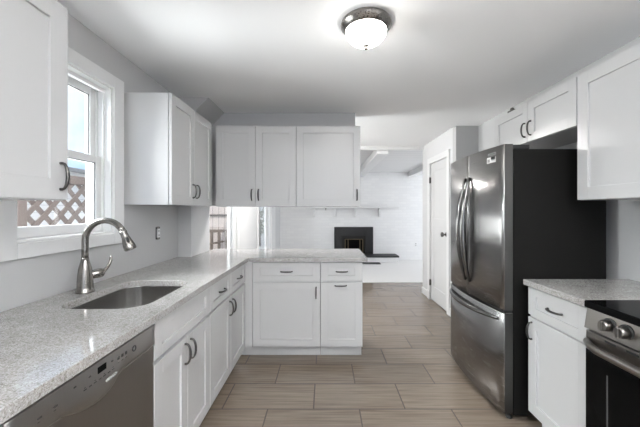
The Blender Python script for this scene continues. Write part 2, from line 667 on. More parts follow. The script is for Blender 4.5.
# left kitchen wall with its window opening
mb = MB()
T = 0.16
mb.box(XL - T, XL, YB - 0.2, WY0, 0, ZC)
mb.box(XL - T, XL, WY1, 2.82, 0, ZC)
mb.box(XL - T, XL, WY0, WY1, 0, WZ0)
mb.box(XL - T, XL, WY0, WY1, WZ1, ZC)
struct('wall_left', mb, M['wall'])
# pier with the 45 degree corner under the ceiling, and the header above the peninsula
mb = MB()
XPi = -1.22
mb.prism([(XL - T, 0), (XPi, 0), (XPi, ZC - 0.16), (-1.06, ZC), (XL - T, ZC)], 'y', 2.82, 3.265)
struct('wall_pier', mb, M['wall'])
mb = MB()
mb.box(XPi, XPi + 0.004, 2.825, 3.265, 0.915, 2.2)  # pale sheet on the pier side standing in for light from the living room
struct('pier_lit_sheet', mb, M['wall_light'])
mb = MB()
mb.box(-1.26, 0.318, 3.2655, 3.40, 1.385, ZC)
struct('wall_header', mb, M['wall'])

# living room left wall (outside wall) with two glazed openings
mb = MB()
A0, A1, B0, B1, ZT = 3.265, 4.05, 5.64, 6.95, 2.08
T = 0.05
mb.box(XPi - T, XPi, A0, A1, ZT, ZC + 0.03)
mb.box(XPi - T, XPi, A1, B0, 0, ZC + 0.03)
mb.box(XPi - T, XPi, B0, B1, ZT, ZC + 0.03)
mb.box(XPi - T, XPi, B1, YF, 0, ZC + 0.03)
struct('wall_living_left', mb, M['wall_light'])

mb = MB()
mb.box(-1.6, 4.4, YF, YF + 0.15, 0, ZC + 0.05)
struct('wall_far', mb, M['brick'])
# right kitchen wall, return, hall wall with the door opening
mb = MB()
mb.box(XR, XR + 0.14, YB - 0.2, YP, 0, ZC)
struct('wall_right', mb, M['wall'])
mb = MB()
mb.box(XH, 2.0, YP, YP + 0.1, 0, ZC)
struct('wall_return', mb, M['wall'])
DY0, DY1, DZ = 4.005, 4.67, 2.04
mb = MB()
mb.box(XH, XH + 0.11, YP + 0.1, DY0, 0, ZC + 0.02)
mb.box(XH, XH + 0.11, DY1, 5.05, 0, ZC + 0.02)
mb.box(XH, XH + 0.11, DY0, DY1, DZ, ZC + 0.02)
struct('wall_hall', mb, M['wall_light'])
mb = MB()
mb.box(XH + 0.11, 4.4, 5.05, 5.15, 0, ZC + 0.03)
struct('wall_living_front', mb, M['wall_light'])
mb = MB()
mb.box(4.25, 4.4, 5.15, 5.9, 0, ZC + 0.03)
mb.box(4.25, 4.4, 7.9, YF, 0, ZC + 0.03)
mb.box(4.25, 4.4, 5.9, 7.9, 0, 0.5)  # window gap in this unseen wall is added for the fill
mb.box(4.25, 4.4, 5.9, 7.9, 2.2, ZC + 0.03)
struct('wall_living_right', mb, M['wall_light'])
# wall behind the camera, open for the added unseen patio door
mb = MB()
mb.box(-1.5, -0.85, YB - 0.12, YB, 0, ZC)
mb.box(1.45, 2.0, YB - 0.12, YB, 0, ZC)
mb.box(-0.85, 1.45, YB - 0.12, YB, 2.2, ZC)
struct('wall_back', mb, M['wall'])

# ceiling beams of the living room
for i, (x0, x1) in enumerate(((0.85, 1.04), (2.25, 2.44), (-0.55, -0.36), (3.65, 3.84))):
    mb = MB()
    mb.box(x0, x1, 5.07, YF, ZC - 0.105, ZC + 0.03, 0.006)
    struct('beam_%d' % (i + 1), mb, M['trim'])

# baseboards
mb = MB()
mb.box(XH - 0.014, XH, YP + 0.0, DY0 - 0.075, 0, 0.10, 0.003)
mb.box(XH - 0.014, XH, DY1 + 0.09, 5.05, 0, 0.10, 0.003)
struct('baseboard_hall', mb, M['trim'])
mb = MB()
mb.box(XPi, XPi + 0.014, A1 + 0.4, B0 - 0.1, 0, 0.10, 0.003)
struct('baseboard_living', mb, M['trim'])

# ---- kitchen window: casing, jamb, two sashes
w = struct_root('window_1', (XL - 0.05, (WY0 + WY1) / 2, WZ0))
mb = MB()
CW = 0.092
mb.box(XL, XL + 0.02, WY0 - CW, WY0, WZ0 - 0.068, WZ1 + 0.078, 0.003)
mb.box(XL, XL + 0.02, WY1, WY1 + CW, WZ0 - 0.068, WZ1 + 0.078, 0.003)
mb.box(XL, XL + 0.02, WY0, WY1, WZ1, WZ1 + 0.078, 0.003)
mb.box(XL, XL + 0.02, WY0, WY1, WZ0 - 0.068, WZ0, 0.003)
obj('casing', mb, M['trim'], w)
mb = MB()
J0 = XL - 0.155
mb.box(J0, XL + 0.004, WY0, WY0 + 0.012, WZ0, WZ1)
mb.box(J0, XL + 0.004, WY1 - 0.012, WY1, WZ0, WZ1)
mb.box(J0, XL + 0.004, WY0, WY1, WZ1 - 0.012, WZ1)
mb.box(J0, XL + 0.008, WY0, WY1, WZ0, WZ0 + 0.014, 0.003)
# parting stops
for yy in (WY0 + 0.012, WY1 - 0.024):
    mb.box(XL - 0.088, XL - 0.076, yy, yy + 0.012, WZ0, WZ1)
    mb.box(XL - 0.052, XL - 0.036, yy, yy + 0.012, WZ0, WZ1)
mb.box(XL - 0.052, XL - 0.030, WY0, WY1, WZ1 - 0.034, WZ1 - 0.012)
obj('jamb', mb, M['vinyl'], w)
WM = 1.645
def sash(name, xa, xb, z0, z1, st, rail_b, rail_t):
    mb = MB()
    ya, yb = WY0 + 0.013, WY1 - 0.013
    mb.box(xa, xb, ya, ya + st, z0, z1, 0.003)
    mb.box(xa, xb, yb - st, yb, z0, z1, 0.003)
    mb.box(xa, xb, ya + st, yb - st, z0, z0 + rail_b, 0.003)
    mb.box(xa, xb, ya + st, yb - st, z1 - rail_t, z1, 0.003)
    s = obj(name, mb, M['vinyl'], w)
    mb = MB()
    xm = (xa + xb) / 2
    mb.box(xm - 0.003, xm + 0.003, ya + st - 0.004, yb - st + 0.004, z0 + rail_b - 0.004, z1 - rail_t + 0.004)
    obj('pane', mb, M['glass'], s)
    mb = MB()
    for (a, b, c_, d) in ((ya + st - 0.002, yb - st + 0.002, z1 - rail_t - 0.004, z1 - rail_t + 0.001), (yb - st - 0.003, yb - st + 0.001, z0 + rail_b, z1 - rail_t)):
        mb.box(xm + 0.003, xm + 0.008, a, b, c_, d)
    obj('gasket', mb, M['dark_gasket'], s)
sash('upper_sash', XL - 0.124, XL - 0.090, WM - 0.02, WZ1 - 0.014, 0.045, 0.035, 0.045)
sash('lower_sash', XL - 0.086, XL - 0.054, WZ0 + 0.016, WM + 0.02, 0.045, 0.050, 0.040)

# ---- living room glazing
def glazing(name, y0, y1, z0, z1, stiles, parent_loc):
    r = struct_root(name, parent_loc)
    mb = MB()
    xa, xb = XPi - 0.05, XPi - 0.012
    for (a, b) in stiles:
        mb.box(xa, xb, a, b, z0, z1, 0.003)
    mb.box(xa, xb, y0, y1, z0, z0 + 0.07, 0.003)
    mb.box(xa, xb, y0, y1, z1 - 0.07, z1, 0.003)
    obj('frame', mb, M['vinyl'], r)
    ed = sorted(stiles)
    for (p, q) in zip(ed, ed[1:]):
        mb = MB()
        mb.box(XPi - 0.033, XPi - 0.029, p[1] - 0.005, q[0] + 0.005, z0 + 0.065, z1 - 0.065)
        obj('pane', mb, M['glass'], r)
    return r
r = glazing('window_2', A0, A1, 0.02, ZT, ((A0, A0 + 0.03), (A1 - 0.02, A1)), (XPi, 3.7, 0.02))
mb = MB()
mb.box(XPi, XPi + 0.022, A1, A1 + 0.11, 0, ZT + 0.12, 0.004)
mb.box(XPi, XPi + 0.022, A1 + 0.18, A1 + 0.30, 0, ZT + 0.12, 0.004)
mb.box(XPi, XPi + 0.008, A1 + 0.11, A1 + 0.18, 0, ZT + 0.12)
mb.box(XPi, XPi + 0.022, A0 - 0.01, A1, ZT, ZT + 0.12, 0.004)
obj('casing', mb, M['trim'], r)
r = glazing('window_3', B0, B1, 0.02, ZT, ((B0, B0 + 0.03), (6.45, 6.75), (B1 - 0.05, B1)), (XPi, 6.2, 0.02))
mb = MB()
mb.box(XPi, XPi + 0.022, B1, B1 + 0.55, 0.0, ZT + 0.12, 0.004)
mb.box(XPi, XPi + 0.022, B0 - 0.09, B0, 0.0, ZT + 0.12, 0.004)
mb.box(XPi, XPi + 0.022, B0, B1, ZT, ZT + 0.12, 0.004)
obj('casing', mb, M['trim'], r)

# ---- white hall door: casing, slab with two sunk panels, knob, hinges
d = struct_root('door_1', (XH, (DY0 + DY1) / 2, 0))
mb = MB()
mb.box(XH - 0.02, XH, DY0 - 0.07, DY0 + 0.006, 0, DZ + 0.006, 0.004)
mb.box(XH - 0.02, XH, DY1 - 0.006, DY1 + 0.09, 0, DZ + 0.006, 0.004)
mb.box(XH - 0.02, XH, DY0 - 0.07, DY1 + 0.09, DZ - 0.006, DZ + 0.078, 0.004)
mb.box(XH, XH + 0.11, DY0, DY0 + 0.006, 0, DZ)
mb.box(XH, XH + 0.11, DY1 - 0.006, DY1, 0, DZ)
mb.box(XH, XH + 0.11, DY0, DY1, DZ - 0.006, DZ)
mb.box(XH - 0.024, XH, DY1 - 0.006, DY1 + 0.1, 0, 0.13, 0.004)
obj('casing', mb, M['trim'], d)
mb = MB()
a, b = DY0 + 0.009, DY1 - 0.009
xs0, xs1 = XH + 0.006, XH + 0.040
mb.box(xs0 + 0.006, xs1, a + 0.08, b - 0.08, 0.18, DZ - 0.1)
mb.box(xs0, xs1, a, a + 0.11, 0.012, DZ - 0.009, 0.002)
mb.box(xs0, xs1, b - 0.11, b, 0.012, DZ - 0.009, 0.002)
for z0, z1 in ((0.012, 0.22), (1.10, 1.22), (DZ - 0.13, DZ - 0.009)):
    mb.box(xs0, xs1, a + 0.11, b - 0.11, z0, z1, 0.002)
slab = obj('door_slab', mb, M['door_paint'], d)
mb = MB()
ky = DY0 + 0.075
mb.lathe([(0.030, 0.0), (0.030, -0.006), (0.012, -0.010), (0.011, -0.032), (0.027, -0.040), (0.034, -0.052), (0.030, -0.066), (0.012, -0.070)], (xs0, ky, 1.02), 'x', 20)
obj('knob', mb, M['pull'], slab)
for z in (0.26, 1.79):
    mb = MB()
    mb.box(XH - 0.024, XH + 0.003, DY1 - 0.020, DY1 - 0.004, z - 0.045, z + 0.045, 0.003)
    obj('hinge', mb, M['pull'], slab)

# unseen patio door added behind the camera to let fill light in
d = struct_root('added_door', (0.3, YB, 0))
mb = MB()
for x0, x1 in ((-0.85, -0.77), (0.26, 0.34), (1.37, 1.45)):
    mb.box(x0, x1, YB - 0.10, YB - 0.02, 0, 2.2, 0.003)
mb.box(-0.77, 0.26, YB - 0.10, YB - 0.02, 2.12, 2.2)
mb.box(0.34, 1.37, YB - 0.10, YB - 0.02, 2.12, 2.2)
mb.box(-0.77, 0.26, YB - 0.10, YB - 0.02, 0, 0.1)
mb.box(0.34, 1.37, YB - 0.10, YB - 0.02, 0, 0.1)
obj('frame', mb, M['vinyl'], d)


# ------------------------------------------------------------------ wall cabinets
ZB0, ZB1 = 1.372, 2.133
XUL = -1.04                                           # left wall cabinets: carcass front
def carcass(mb, x0, x1, y0, y1, z0, z1):
    mb.box(x0, x1, y0, y1, z0, z1, 0.0015)

t = thing('wall_cabinet', (XL, 0.78, ZB0), 'white wall cabinet left of the window, cut off by the left edge of the photo', 'cabinet', 'white wall cabinets')
mb = MB()
carcass(mb, XL + 0.002, XUL, 0.32, 1.232, ZB0, ZB1)
obj('body', mb, M['cab'], t)
F = Face('L', XUL)
dd = shaker(F, 'door', 0.776, 1.232, ZB0, ZB1, t, 0.078)
pull(F, 1.196, ZB0 + 0.092, True, dd)
dd = shaker(F, 'door', 0.32, 0.776, ZB0, ZB1, t, 0.078)
pull(F, 0.36, ZB0 + 0.092, True, dd)

t = thing('wall_cabinet', (XL, 2.43, ZB0), 'white two-door wall cabinet between the window and the corner, above the outlet', 'cabinet', 'white wall cabinets')
mb = MB()
YA, YZ = 2.062, 2.79
ZL1 = 2.118
carcass(mb, XL + 0.002, XUL - 0.004, YA, YZ - 0.012, ZB0, ZL1)
obj('body', mb, M['cab'], t)
F = Face('L', XUL)
ym = (YA + YZ) / 2
dd = shaker(F, 'door', YA, ym, ZB0, ZL1, t, 0.065)
pull(F, ym - 0.034, ZB0 + 0.11, True, dd)
dd = shaker(F, 'door', ym, YZ, ZB0, ZL1, t, 0.065)
pull(F, ym + 0.034, ZB0 + 0.11, True, dd)

YPU = 2.94
F = Face('P', YPU)
PX = (-1.03, -0.657, -0.271, 0.336)
t = thing('wall_cabinet', (-0.65, YPU, ZB0), 'white two-door wall cabinet hanging over the corner end of the peninsula', 'cabinet', 'white wall cabinets')
mb = MB()
carcass(mb, PX[0], PX[2] - 0.001, YPU, 3.260, ZB0, ZB1)
obj('body', mb, M['cab'], t)
dd = shaker(F, 'door', PX[0], PX[1], ZB0, ZB1, t, 0.066)
pull(F, PX[1] - 0.032, ZB0 + 0.11, True, dd)
dd = shaker(F, 'door', PX[1], PX[2], ZB0, ZB1, t, 0.066)
pull(F, PX[1] + 0.032, ZB0 + 0.11, True, dd)
t = thing('wall_cabinet', (0.03, YPU, ZB0), 'white wall cabinet with one wide door over the free end of the peninsula', 'cabinet', 'white wall cabinets')
mb = MB()
carcass(mb, PX[2] + 0.001, PX[3], YPU, 3.260, ZB0, ZB1)
obj('body', mb, M['cab'], t)
dd = shaker(F, 'door', PX[2], PX[3], ZB0, ZB1, t, 0.066)
pull(F, PX[3] - 0.035, ZB0 + 0.11, True, dd)

XUR = 1.518
F = Face('R', XUR)
t = thing('wall_cabinet', (XR, 2.28, 1.84), 'low white two-door wall cabinet high above the refrigerator', 'cabinet', 'white wall cabinets')
mb = MB()
carcass(mb, XUR, XR - 0.002, 1.847, 2.742, 1.838, ZB1)
obj('body', mb, M['cab'], t)
YM = 2.29
dd = shaker(F, 'door', 1.847, YM, 1.838, ZB1, t, 0.062)
pull(F, YM - 0.034, 1.935, True, dd)
dd = shaker(F, 'door', YM, 2.742, 1.838, ZB1, t, 0.062)
pull(F, YM + 0.034, 1.935, True, dd)
t = thing('wall_cabinet', (XR, 1.4, ZB0 + 0.022), 'white wall cabinet above the short counter beside the stove, cut by the photo edge', 'cabinet', 'white wall cabinets')
mb = MB()
carcass(mb, XUR, XR - 0.002, 0.96, 1.843, ZB0 + 0.022, ZB1)
obj('body', mb, M['cab'], t)
dd = shaker(F, 'door', 1.30, 1.843, ZB0 + 0.022, ZB1, t, 0.072)
dd2 = shaker(F, 'door', 0.96, 1.30, ZB0 + 0.022, ZB1, t, 0.072)
pull(F, 1.335, ZB0 + 0.11, True, dd)

# small dark fitting on top of the cabinet above the refrigerator
mb = MB()
mb.box(1.505, 1.545, 2.49, 2.56, ZB1 + 0.001, ZB1 + 0.018, 0.003)
mb.lathe([(0.014, 0.0), (0.016, 0.012), (0.010, 0.02)], (1.525, 2.525, ZB1 + 0.017), 'z', 14)
tag(obj('puck_fitting', mb, M['pull']), 'small dark metal fitting lying on top of the cabinet above the refrigerator', 'fitting')

# ------------------------------------------------------------------ base cabinets
ZK, ZT0, ZCB, ZCT = 0.110, 0.700, 0.882, 0.914
XF = -0.725                                           # left run carcass front, doors 20 mm in front
ZDR0, ZDR1 = 0.706, 0.872
ZDO0, ZDO1 = 0.118, 0.694
YPB = 2.785                                           # peninsula carcass front
F = Face('L', XF)
t = thing('base_cabinet', (XL, 1.59, 0), 'white sink base cabinet beside the dishwasher, blank drawer front over two doors', 'cabinet', 'white base cabinets')
mb = MB()
y0, y1 = 1.283, 1.903
mb.box(XL + 0.01, XF, y0, y0 + 0.018, ZK, ZCB - 0.002)
mb.box(XL + 0.01, XF, y1 - 0.018, y1, ZK, ZCB - 0.002)
mb.box(XL + 0.01, XF, y0, y1, ZK, ZK + 0.018)
mb.box(XF - 0.02, XF, y0, y1, 0.68, 0.72)
mb.box(XF - 0.02, XF, y0, y1, 0.85, ZCB - 0.002)
mb.box(XL + 0.01, XF - 0.07, y0, y1, 0.001, ZK)
obj('body', mb, M['cab'], t)
shaker(F, 'drawer_front', y0, y1, ZDR0, ZDR1, t, 0.062, 0.045)
ym = (y0 + y1) / 2
dd = shaker(F, 'door', y0, ym, ZDO0, ZDO1, t, 0.065)
pull(F, ym - 0.032, 0.61, True, dd)
dd = shaker(F, 'door', ym, y1, ZDO0, ZDO1, t, 0.065)
pull(F, ym + 0.032, 0.61, True, dd)

t = thing('base_cabinet', (XL, 2.32, 0), 'white base cabinet between the sink and the corner, two small drawers over two doors', 'cabinet', 'white base cabinets')
mb = MB()
y0, y1 = 1.906, 2.742
mb.box(XL + 0.01, XF, y0, YPB - 0.019, ZK, ZCB - 0.002)
mb.box(XL + 0.01, XF - 0.07, y0, YPB - 0.019, 0.001, ZK)
obj('body', mb, M['cab'], t)
ym = (y0 + y1) / 2
for a, b, s in ((y0, ym, -1), (ym, y1, 1)):
    dr = shaker(F, 'drawer', a, b, ZDR0, ZDR1, t, 0.055, 0.045)
    pull(F, (a + b) / 2, (ZDR0 + ZDR1) / 2, False, dr)
    dd = shaker(F, 'door', a, b, ZDO0, ZDO1, t, 0.065)
    pull(F, ym + s * 0.034, 0.61, True, dd)

F = Face('P', YPB)
t = thing('base_cabinet', (-0.34, YPB, 0), 'white peninsula base cabinet next to the corner, wide drawer over one wide door', 'cabinet', 'white base cabinets')
mb = MB()
mb.box(-0.74, -0.648, YPB - 0.018, YPB, ZK, ZCB - 0.002)           # corner filler
mb.box(-0.70, -0.043, YPB, 3.30, ZK, ZCB - 0.002)
mb.box(-0.80, -0.043, YPB + 0.08, 3.30, 0.001, ZK)
obj('body', mb, M['cab'], t)
dr = shaker(F, 'drawer', -0.645, -0.043, ZDR0, ZDR1, t, 0.066, 0.045)
pull(F, -0.344, 0.79, False, dr)
dd = shaker(F, 'door', -0.645, -0.043, ZDO0, ZDO1, t, 0.066)
pull(F, -0.080, 0.60, True, dd)
t = thing('base_cabinet', (0.147, YPB, 0), 'narrow white base cabinet at the free end of the peninsula, pull-out under a drawer', 'cabinet', 'white base cabinets')
mb = MB()
mb.box(-0.040, 0.336, YPB, 3.30, ZK, ZCB - 0.002)
mb.box(-0.040, 0.336, YPB + 0.08, 3.30, 0.001, ZK)
obj('body', mb, M['cab'], t)
dr = shaker(F, 'drawer', -0.040, 0.336, ZDR0, ZDR1, t, 0.068, 0.045)
pull(F, 0.150, 0.79, False, dr)
dd = shaker(F, 'pull_out_door', -0.040, 0.336, ZDO0, ZDO1, t, 0.066)
pull(F, 0.140, 0.665, False, dd)

XFR = 1.255
F = Face('R', XFR)
t = thing('base_cabinet', (XR, 1.67, 0), 'white base cabinet between the refrigerator and the stove, drawer over one door', 'cabinet', 'white base cabinets')
mb = MB()
y0, y1 = 1.438, 1.892
mb.box(XFR, XR - 0.005, y0, y1, ZK, ZCB - 0.002)
mb.box(XFR + 0.07, XR - 0.005, y0, y1, 0.001, ZK)
obj('body', mb, M['cab'], t)
dr = shaker(F, 'drawer', y0 + 0.006, y1 - 0.006, ZDR0, ZDR1, t, 0.068, 0.045)
pull(F, (y0 + y1) / 2, 0.79, False, dr)
dd = shaker(F, 'door', y0 + 0.006, y1 - 0.006, ZDO0, ZDO1, t, 0.066)
pull(F, y1 - 0.040, 0.615, True, dd)

# ------------------------------------------------------------------ countertops
SX0, SX1, SY0, SY1, SR = -1.175, -0.788, 1.318, 1.860, 0.105
def rrect(x0, x1, y0, y1, r, n=8):
    out = []
    for cx, cy, a0 in ((x1 - r, y1 - r, 0), (x0 + r, y1 - r, PI / 2), (x0 + r, y0 + r, PI), (x1 - r, y0 + r, 1.5 * PI)):
        for k in range(n + 1):
            a = a0 + k / n * PI / 2
            out.append((cx + r * math.cos(a), cy + r * math.sin(a)))
    return out

def slab_with_hole(outer, hole, z0, z1):
    mb = MB()
    bm = mb.bm
    loops = [outer] + ([hole] if hole else [])
    tops, es = [], []
    for lp in loops:
        vs = [bm.verts.new((p[0], p[1], z1)) for p in lp]
        tops.append(vs)
        es += [bm.edges.new((vs[i], vs[(i + 1) % len(vs)])) for i in range(len(vs))]
    res = bmesh.ops.triangle_fill(bm, use_beauty=True, use_dissolve=False, edges=es)
    top_faces = [f for f in res['geom'] if isinstance(f, bmesh.types.BMFace)]
    ext = bmesh.ops.extrude_face_region(bm, geom=top_faces, use_keep_orig=True)
    bmesh.ops.translate(bm, verts=[v for v in ext['geom'] if isinstance(v, bmesh.types.BMVert)], vec=(0, 0, z0 - z1))
    # ease the top outer edge
    top_edges = [e for e in bm.edges if all(abs(v.co.z - z1) < 1e-6 for v in e.verts) and
                 any(abs(f.normal.z) < 0.5 or any(abs(v.co.z - z0) < 1e-6 for v in f.verts) for f in e.link_faces)]
    bm.normal_update()
    bmesh.ops.bevel(bm, geom=top_edges, offset=0.003, segments=2, profile=0.5, affect='EDGES', clamp_overlap=True)
    return mb

outer = [(XL + 0.002, 0.1), (-0.680, 0.1), (-0.680, 2.738), (0.376, 2.738), (0.376, 3.425), (XPi + 0.002, 3.425), (XPi + 0.002, 2.818), (XL + 0.002, 2.818)]
mb = slab_with_hole(outer, rrect(SX0, SX1, SY0, SY1, SR), ZCB, ZCT)
tag(obj('countertop', mb, M['quartz']), 'long speckled grey-white quartz countertop running under the window and along the peninsula', 'countertop')
mb = slab_with_hole([(1.213, 1.436), (XR - 0.002, 1.436), (XR - 0.002, 1.897), (1.213, 1.897)], None, ZCB, ZCT)
tag(obj('countertop', mb, M['quartz']), 'short speckled quartz countertop between the refrigerator and the stove', 'countertop')

# ------------------------------------------------------------------ sink
t = thing('kitchen_sink', ((SX0 + SX1) / 2, (SY0 + SY1) / 2, 0.69), 'stainless steel undermount sink bowl with rounded corners below the faucet', 'sink')
mb = MB()
rings = []
for gx, z, r in ((0.022, ZCB - 0.001, 0.12), (0.004, ZCB - 0.001, 0.105), (0.004, ZCB - 0.006, 0.105), (0.0, 0.80, 0.10), (-0.006, 0.72, 0.095), (-0.018, 0.700, 0.085), (-0.045, 0.692, 0.06)):
    rings.append([(p[0], p[1], z) for p in rrect(SX0 - gx, SX1 + gx, SY0 - gx, SY1 + gx, r)])
mb.rings(rings, cap0=False, cap1=True)
obj('bowl', mb, M['sink_steel'], t)
mb = MB()
mb.lathe([(0.045, 0.0), (0.045, 0.003), (0.034, 0.003), (0.030, 0.0015), (0.004, 0.0015), (0.004, 0.010), (0.001, 0.010)], ((SX0 + SX1) / 2, (SY0 + SY1) / 2, 0.6925), 'z', 24)
obj('drain', mb, M['nickel'], t)

# ------------------------------------------------------------------ faucet
FX, FY = -1.229, 1.588
t = thing('kitchen_faucet', (FX, FY, ZCT), 'brushed nickel gooseneck pull-down faucet behind the sink', 'faucet')
mb = MB()
mb.lathe([(0.041, 0.0005), (0.041, 0.006), (0.037, 0.010), (0.036, 0.03), (0.033, 0.08), (0.029, 0.12), (0.0225, 0.146), (0.0185, 0.162), (0.0165, 0.178)], (FX, FY, ZCT), 'z', 28)
obj('base', mb, M['nickel'], t)
def fp(px, py):
    return (FX + (px - 84.5) * FY / 310, FY, EYE - (py - 211) * FY / 310)
path = [fp(84.5, 270), fp(84.5, 250), fp(84.6, 241)]
# semi-circular neck
cx, cz = fp(104.5, 240)[0], fp(104.5, 240.5)[2]
R = 20 * FY / 310
for k in range(1, 13):
    a = PI - k / 12 * (PI * 0.86)
    path.append((cx + R * math.cos(a) * 1.0, FY, cz + R * math.sin(a)))
mb = MB()
mb.tube(path, [0.0155] * len(path), 16)
obj('neck', mb, M['nickel'], t)
e0, e1 = Vector(path[-2]), Vector(path[-1])
dr_ = (e1 - e0).normalized()
dr_ = Vector((0.40, 0, -0.92)).normalized()
mb = MB()
sp_pts = [e1 - dr_ * 0.006, e1 + dr_ * 0.002, e1 + dr_ * 0.006, e1 + dr_ * 0.030, e1 + dr_ * 0.070, e1 + dr_ * 0.092, e1 + dr_ * 0.098]
mb.tube(sp_pts, [0.0165, 0.0185, 0.0165, 0.018, 0.027, 0.029, 0.026], 20)
spray = obj('spray_head', mb, M['nickel'], t)
mb = MB()
side = Vector((0.55, -0.70, 0.35)).normalized()
pc = e1 + dr_ * 0.052 + side * 0.0205
mb.tube([pc - dr_ * 0.016, pc - dr_ * 0.012, pc + dr_ * 0.012, pc + dr_ * 0.016], [0.004, 0.0075, 0.0075, 0.004], 12)
obj('spray_button', mb, M['black'], spray)
mb = MB()
hd = Vector((0.30, 0.95, 0.0)).normalized()
h0 = Vector((FX, FY, ZCT + 0.085))
mb.tube([h0 + hd * 0.02, h0 + hd * 0.06, h0 + hd * 0.062, h0 + hd * 0.085, h0 + hd * 0.094], [0.0235, 0.0235, 0.025, 0.0235, 0.015], 18)
hub = obj('handle_hub', mb, M['nickel'], t)
mb = MB()
lv = []
for k in range(9):
    q = k / 8
    lv.append(h0 + hd * (0.078 + 0.062 * math.sin(q * PI / 2)) + Vector((0, 0, 0.002 + 0.080 * (1 - math.cos(q * PI / 2)) ** 0.9)))
mb.tube(lv, [0.016, 0.0135, 0.011, 0.0095, 0.0085, 0.0078, 0.0075, 0.0078, 0.006], 12)
obj('lever', mb, M['nickel'], hub)

# ------------------------------------------------------------------ outlet on the left wall (no cover plate)
t = thing('wall_outlet', (XL, 2.482, 1.15), 'uncovered white electrical outlet on the grey wall under the corner cabinet', 'outlet')
mb = MB()
mb.box(XL + 0.0005, XL + 0.002, 2.452, 2.512, 1.104, 1.202)
obj('box_opening', mb, M['black'], t)
mb = MB()
mb.box(XL + 0.002, XL + 0.010, 2.463, 2.501, 1.118, 1.188, 0.002)
rc = obj('receptacle', mb, M['plastic'], t)
mb = MB()
for z in (1.136, 1.170):
    for y in (2.475, 2.489):
        mb.box(XL + 0.0098, XL + 0.0106, y - 0.002, y + 0.002, z - 0.006, z + 0.006)
obj('slots', mb, M['black'], rc)
mb = MB()
mb.box(XL + 0.0015, XL + 0.005, 2.468, 2.496, 1.100, 1.206)
obj('mounting_strap', mb, M['steel'], t)

# ------------------------------------------------------------------ dishwasher
t = thing('dishwasher', (XL, 0.98, 0), 'stainless steel dishwasher with a button panel under the counter left of the sink', 'dishwasher')
D0, D1 = 0.676, 1.279
mb = MB()
mb.box(XL + 0.04, XF, D0, D1, 0.12, 0.868)
obj('tub', mb, M['black'], t)
XD = -0.705
mb = MB()
mb.box(XF, XD, D0 + 0.002, D1 - 0.002, 0.125, 0.778, 0.004)
door = obj('door', mb, M['dw_steel'], t)
# control fascia whose lower edge bulges into a pocket handle
mb = MB()
zt, zb = 0.862, 0.780
ns = 24
ra = []
for i in range(ns + 1):
    y = D0 + 0.002 + (D1 - D0 - 0.004) * i / ns
    q = (y - 0.95) / 0.115
    dip = 0.030 * max(0.0, 1 - q * q) ** 0.8 if abs(q) < 1 else 0.0
    out = 0.013 * max(0.0, 1 - q * q)
    ra.append([(XF, y, zb - dip), (XF, y, zt), (XD + 0.001, y, zt), (XD + 0.003, y, zt - 0.004), (XD + 0.004, y, zb + 0.012), (XD + 0.004 + out, y, zb - dip + 0.006), (XD + 0.001 + out, y, zb - dip)])
mb.rings(ra)
fas = obj('control_panel', mb, M['dw_fascia'], t)
xq = XD + 0.0034
def pbox(mb, y0, y1, z0, z1, dx=0.0016):
    mb.box(xq - 0.002, xq + dx, y0, y1, z0, z1)
mb = MB()
pbox(mb, 0.957, 0.993, 0.826, 0.846)
obj('display', mb, M['display'], fas)
mb = MB()
for i in range(7):
    y = 0.900 + i * 0.020
    pbox(mb, y, y + 0.011, 0.806, 0.809)
    if i % 2 == 0:
        pbox(mb, y + 0.002, y + 0.008, 0.813, 0.8145)
for y in (0.865, 0.920, 1.018):
    pbox(mb, y, y + 0.008, 0.834, 0.838)
for y in (1.048, 1.068, 1.088):
    pbox(mb, y, y + 0.009, 0.826, 0.836)
    pbox(mb, y, y + 0.009, 0.815, 0.8165)
for y in (0.755, 0.80):
    pbox(mb, y, y + 0.012, 0.820, 0.824)
    pbox(mb, y, y + 0.007, 0.812, 0.8135)
obj('button_print', mb, M['panel_dark'], fas)
mb = MB()
for (yc, zc, r) in ((1.138, 0.826, 0.011),):
    mb.lathe([(r, 0.0), (r, 0.003), (r - 0.003, 0.0034), (r - 0.003, 0.0)], (xq, yc, zc), 'x', 18)
obj('power_button', mb, M['panel_dark'], fas)
# badge on the handle lip
mb = MB()
for i, wd in enumerate((0.008, 0.009, 0.007, 0.008, 0.009)):
    y = 0.990 + i * 0.0105
    mb.box(XD + 0.004, XD + 0.0082, y, y + wd, 0.7835, 0.7905)
obj('badge', mb, M['panel_text'], fas)
mb = MB()
mb.box(XL + 0.04, XF - 0.06, D0 + 0.01, D1 - 0.01, 0.001, 0.118)
obj('kick_plate', mb, M['black'], t)

# filler panel at the near end of the left run
mb = MB()
mb.box(XL + 0.01, XF + 0.018, 0.12, 0.672, 0.001, ZCB - 0.002, 0.002)
tag(obj('end_cabinet', mb, M['cab']), 'plain white base cabinet under the near end of the long counter, before the dishwasher', 'cabinet')

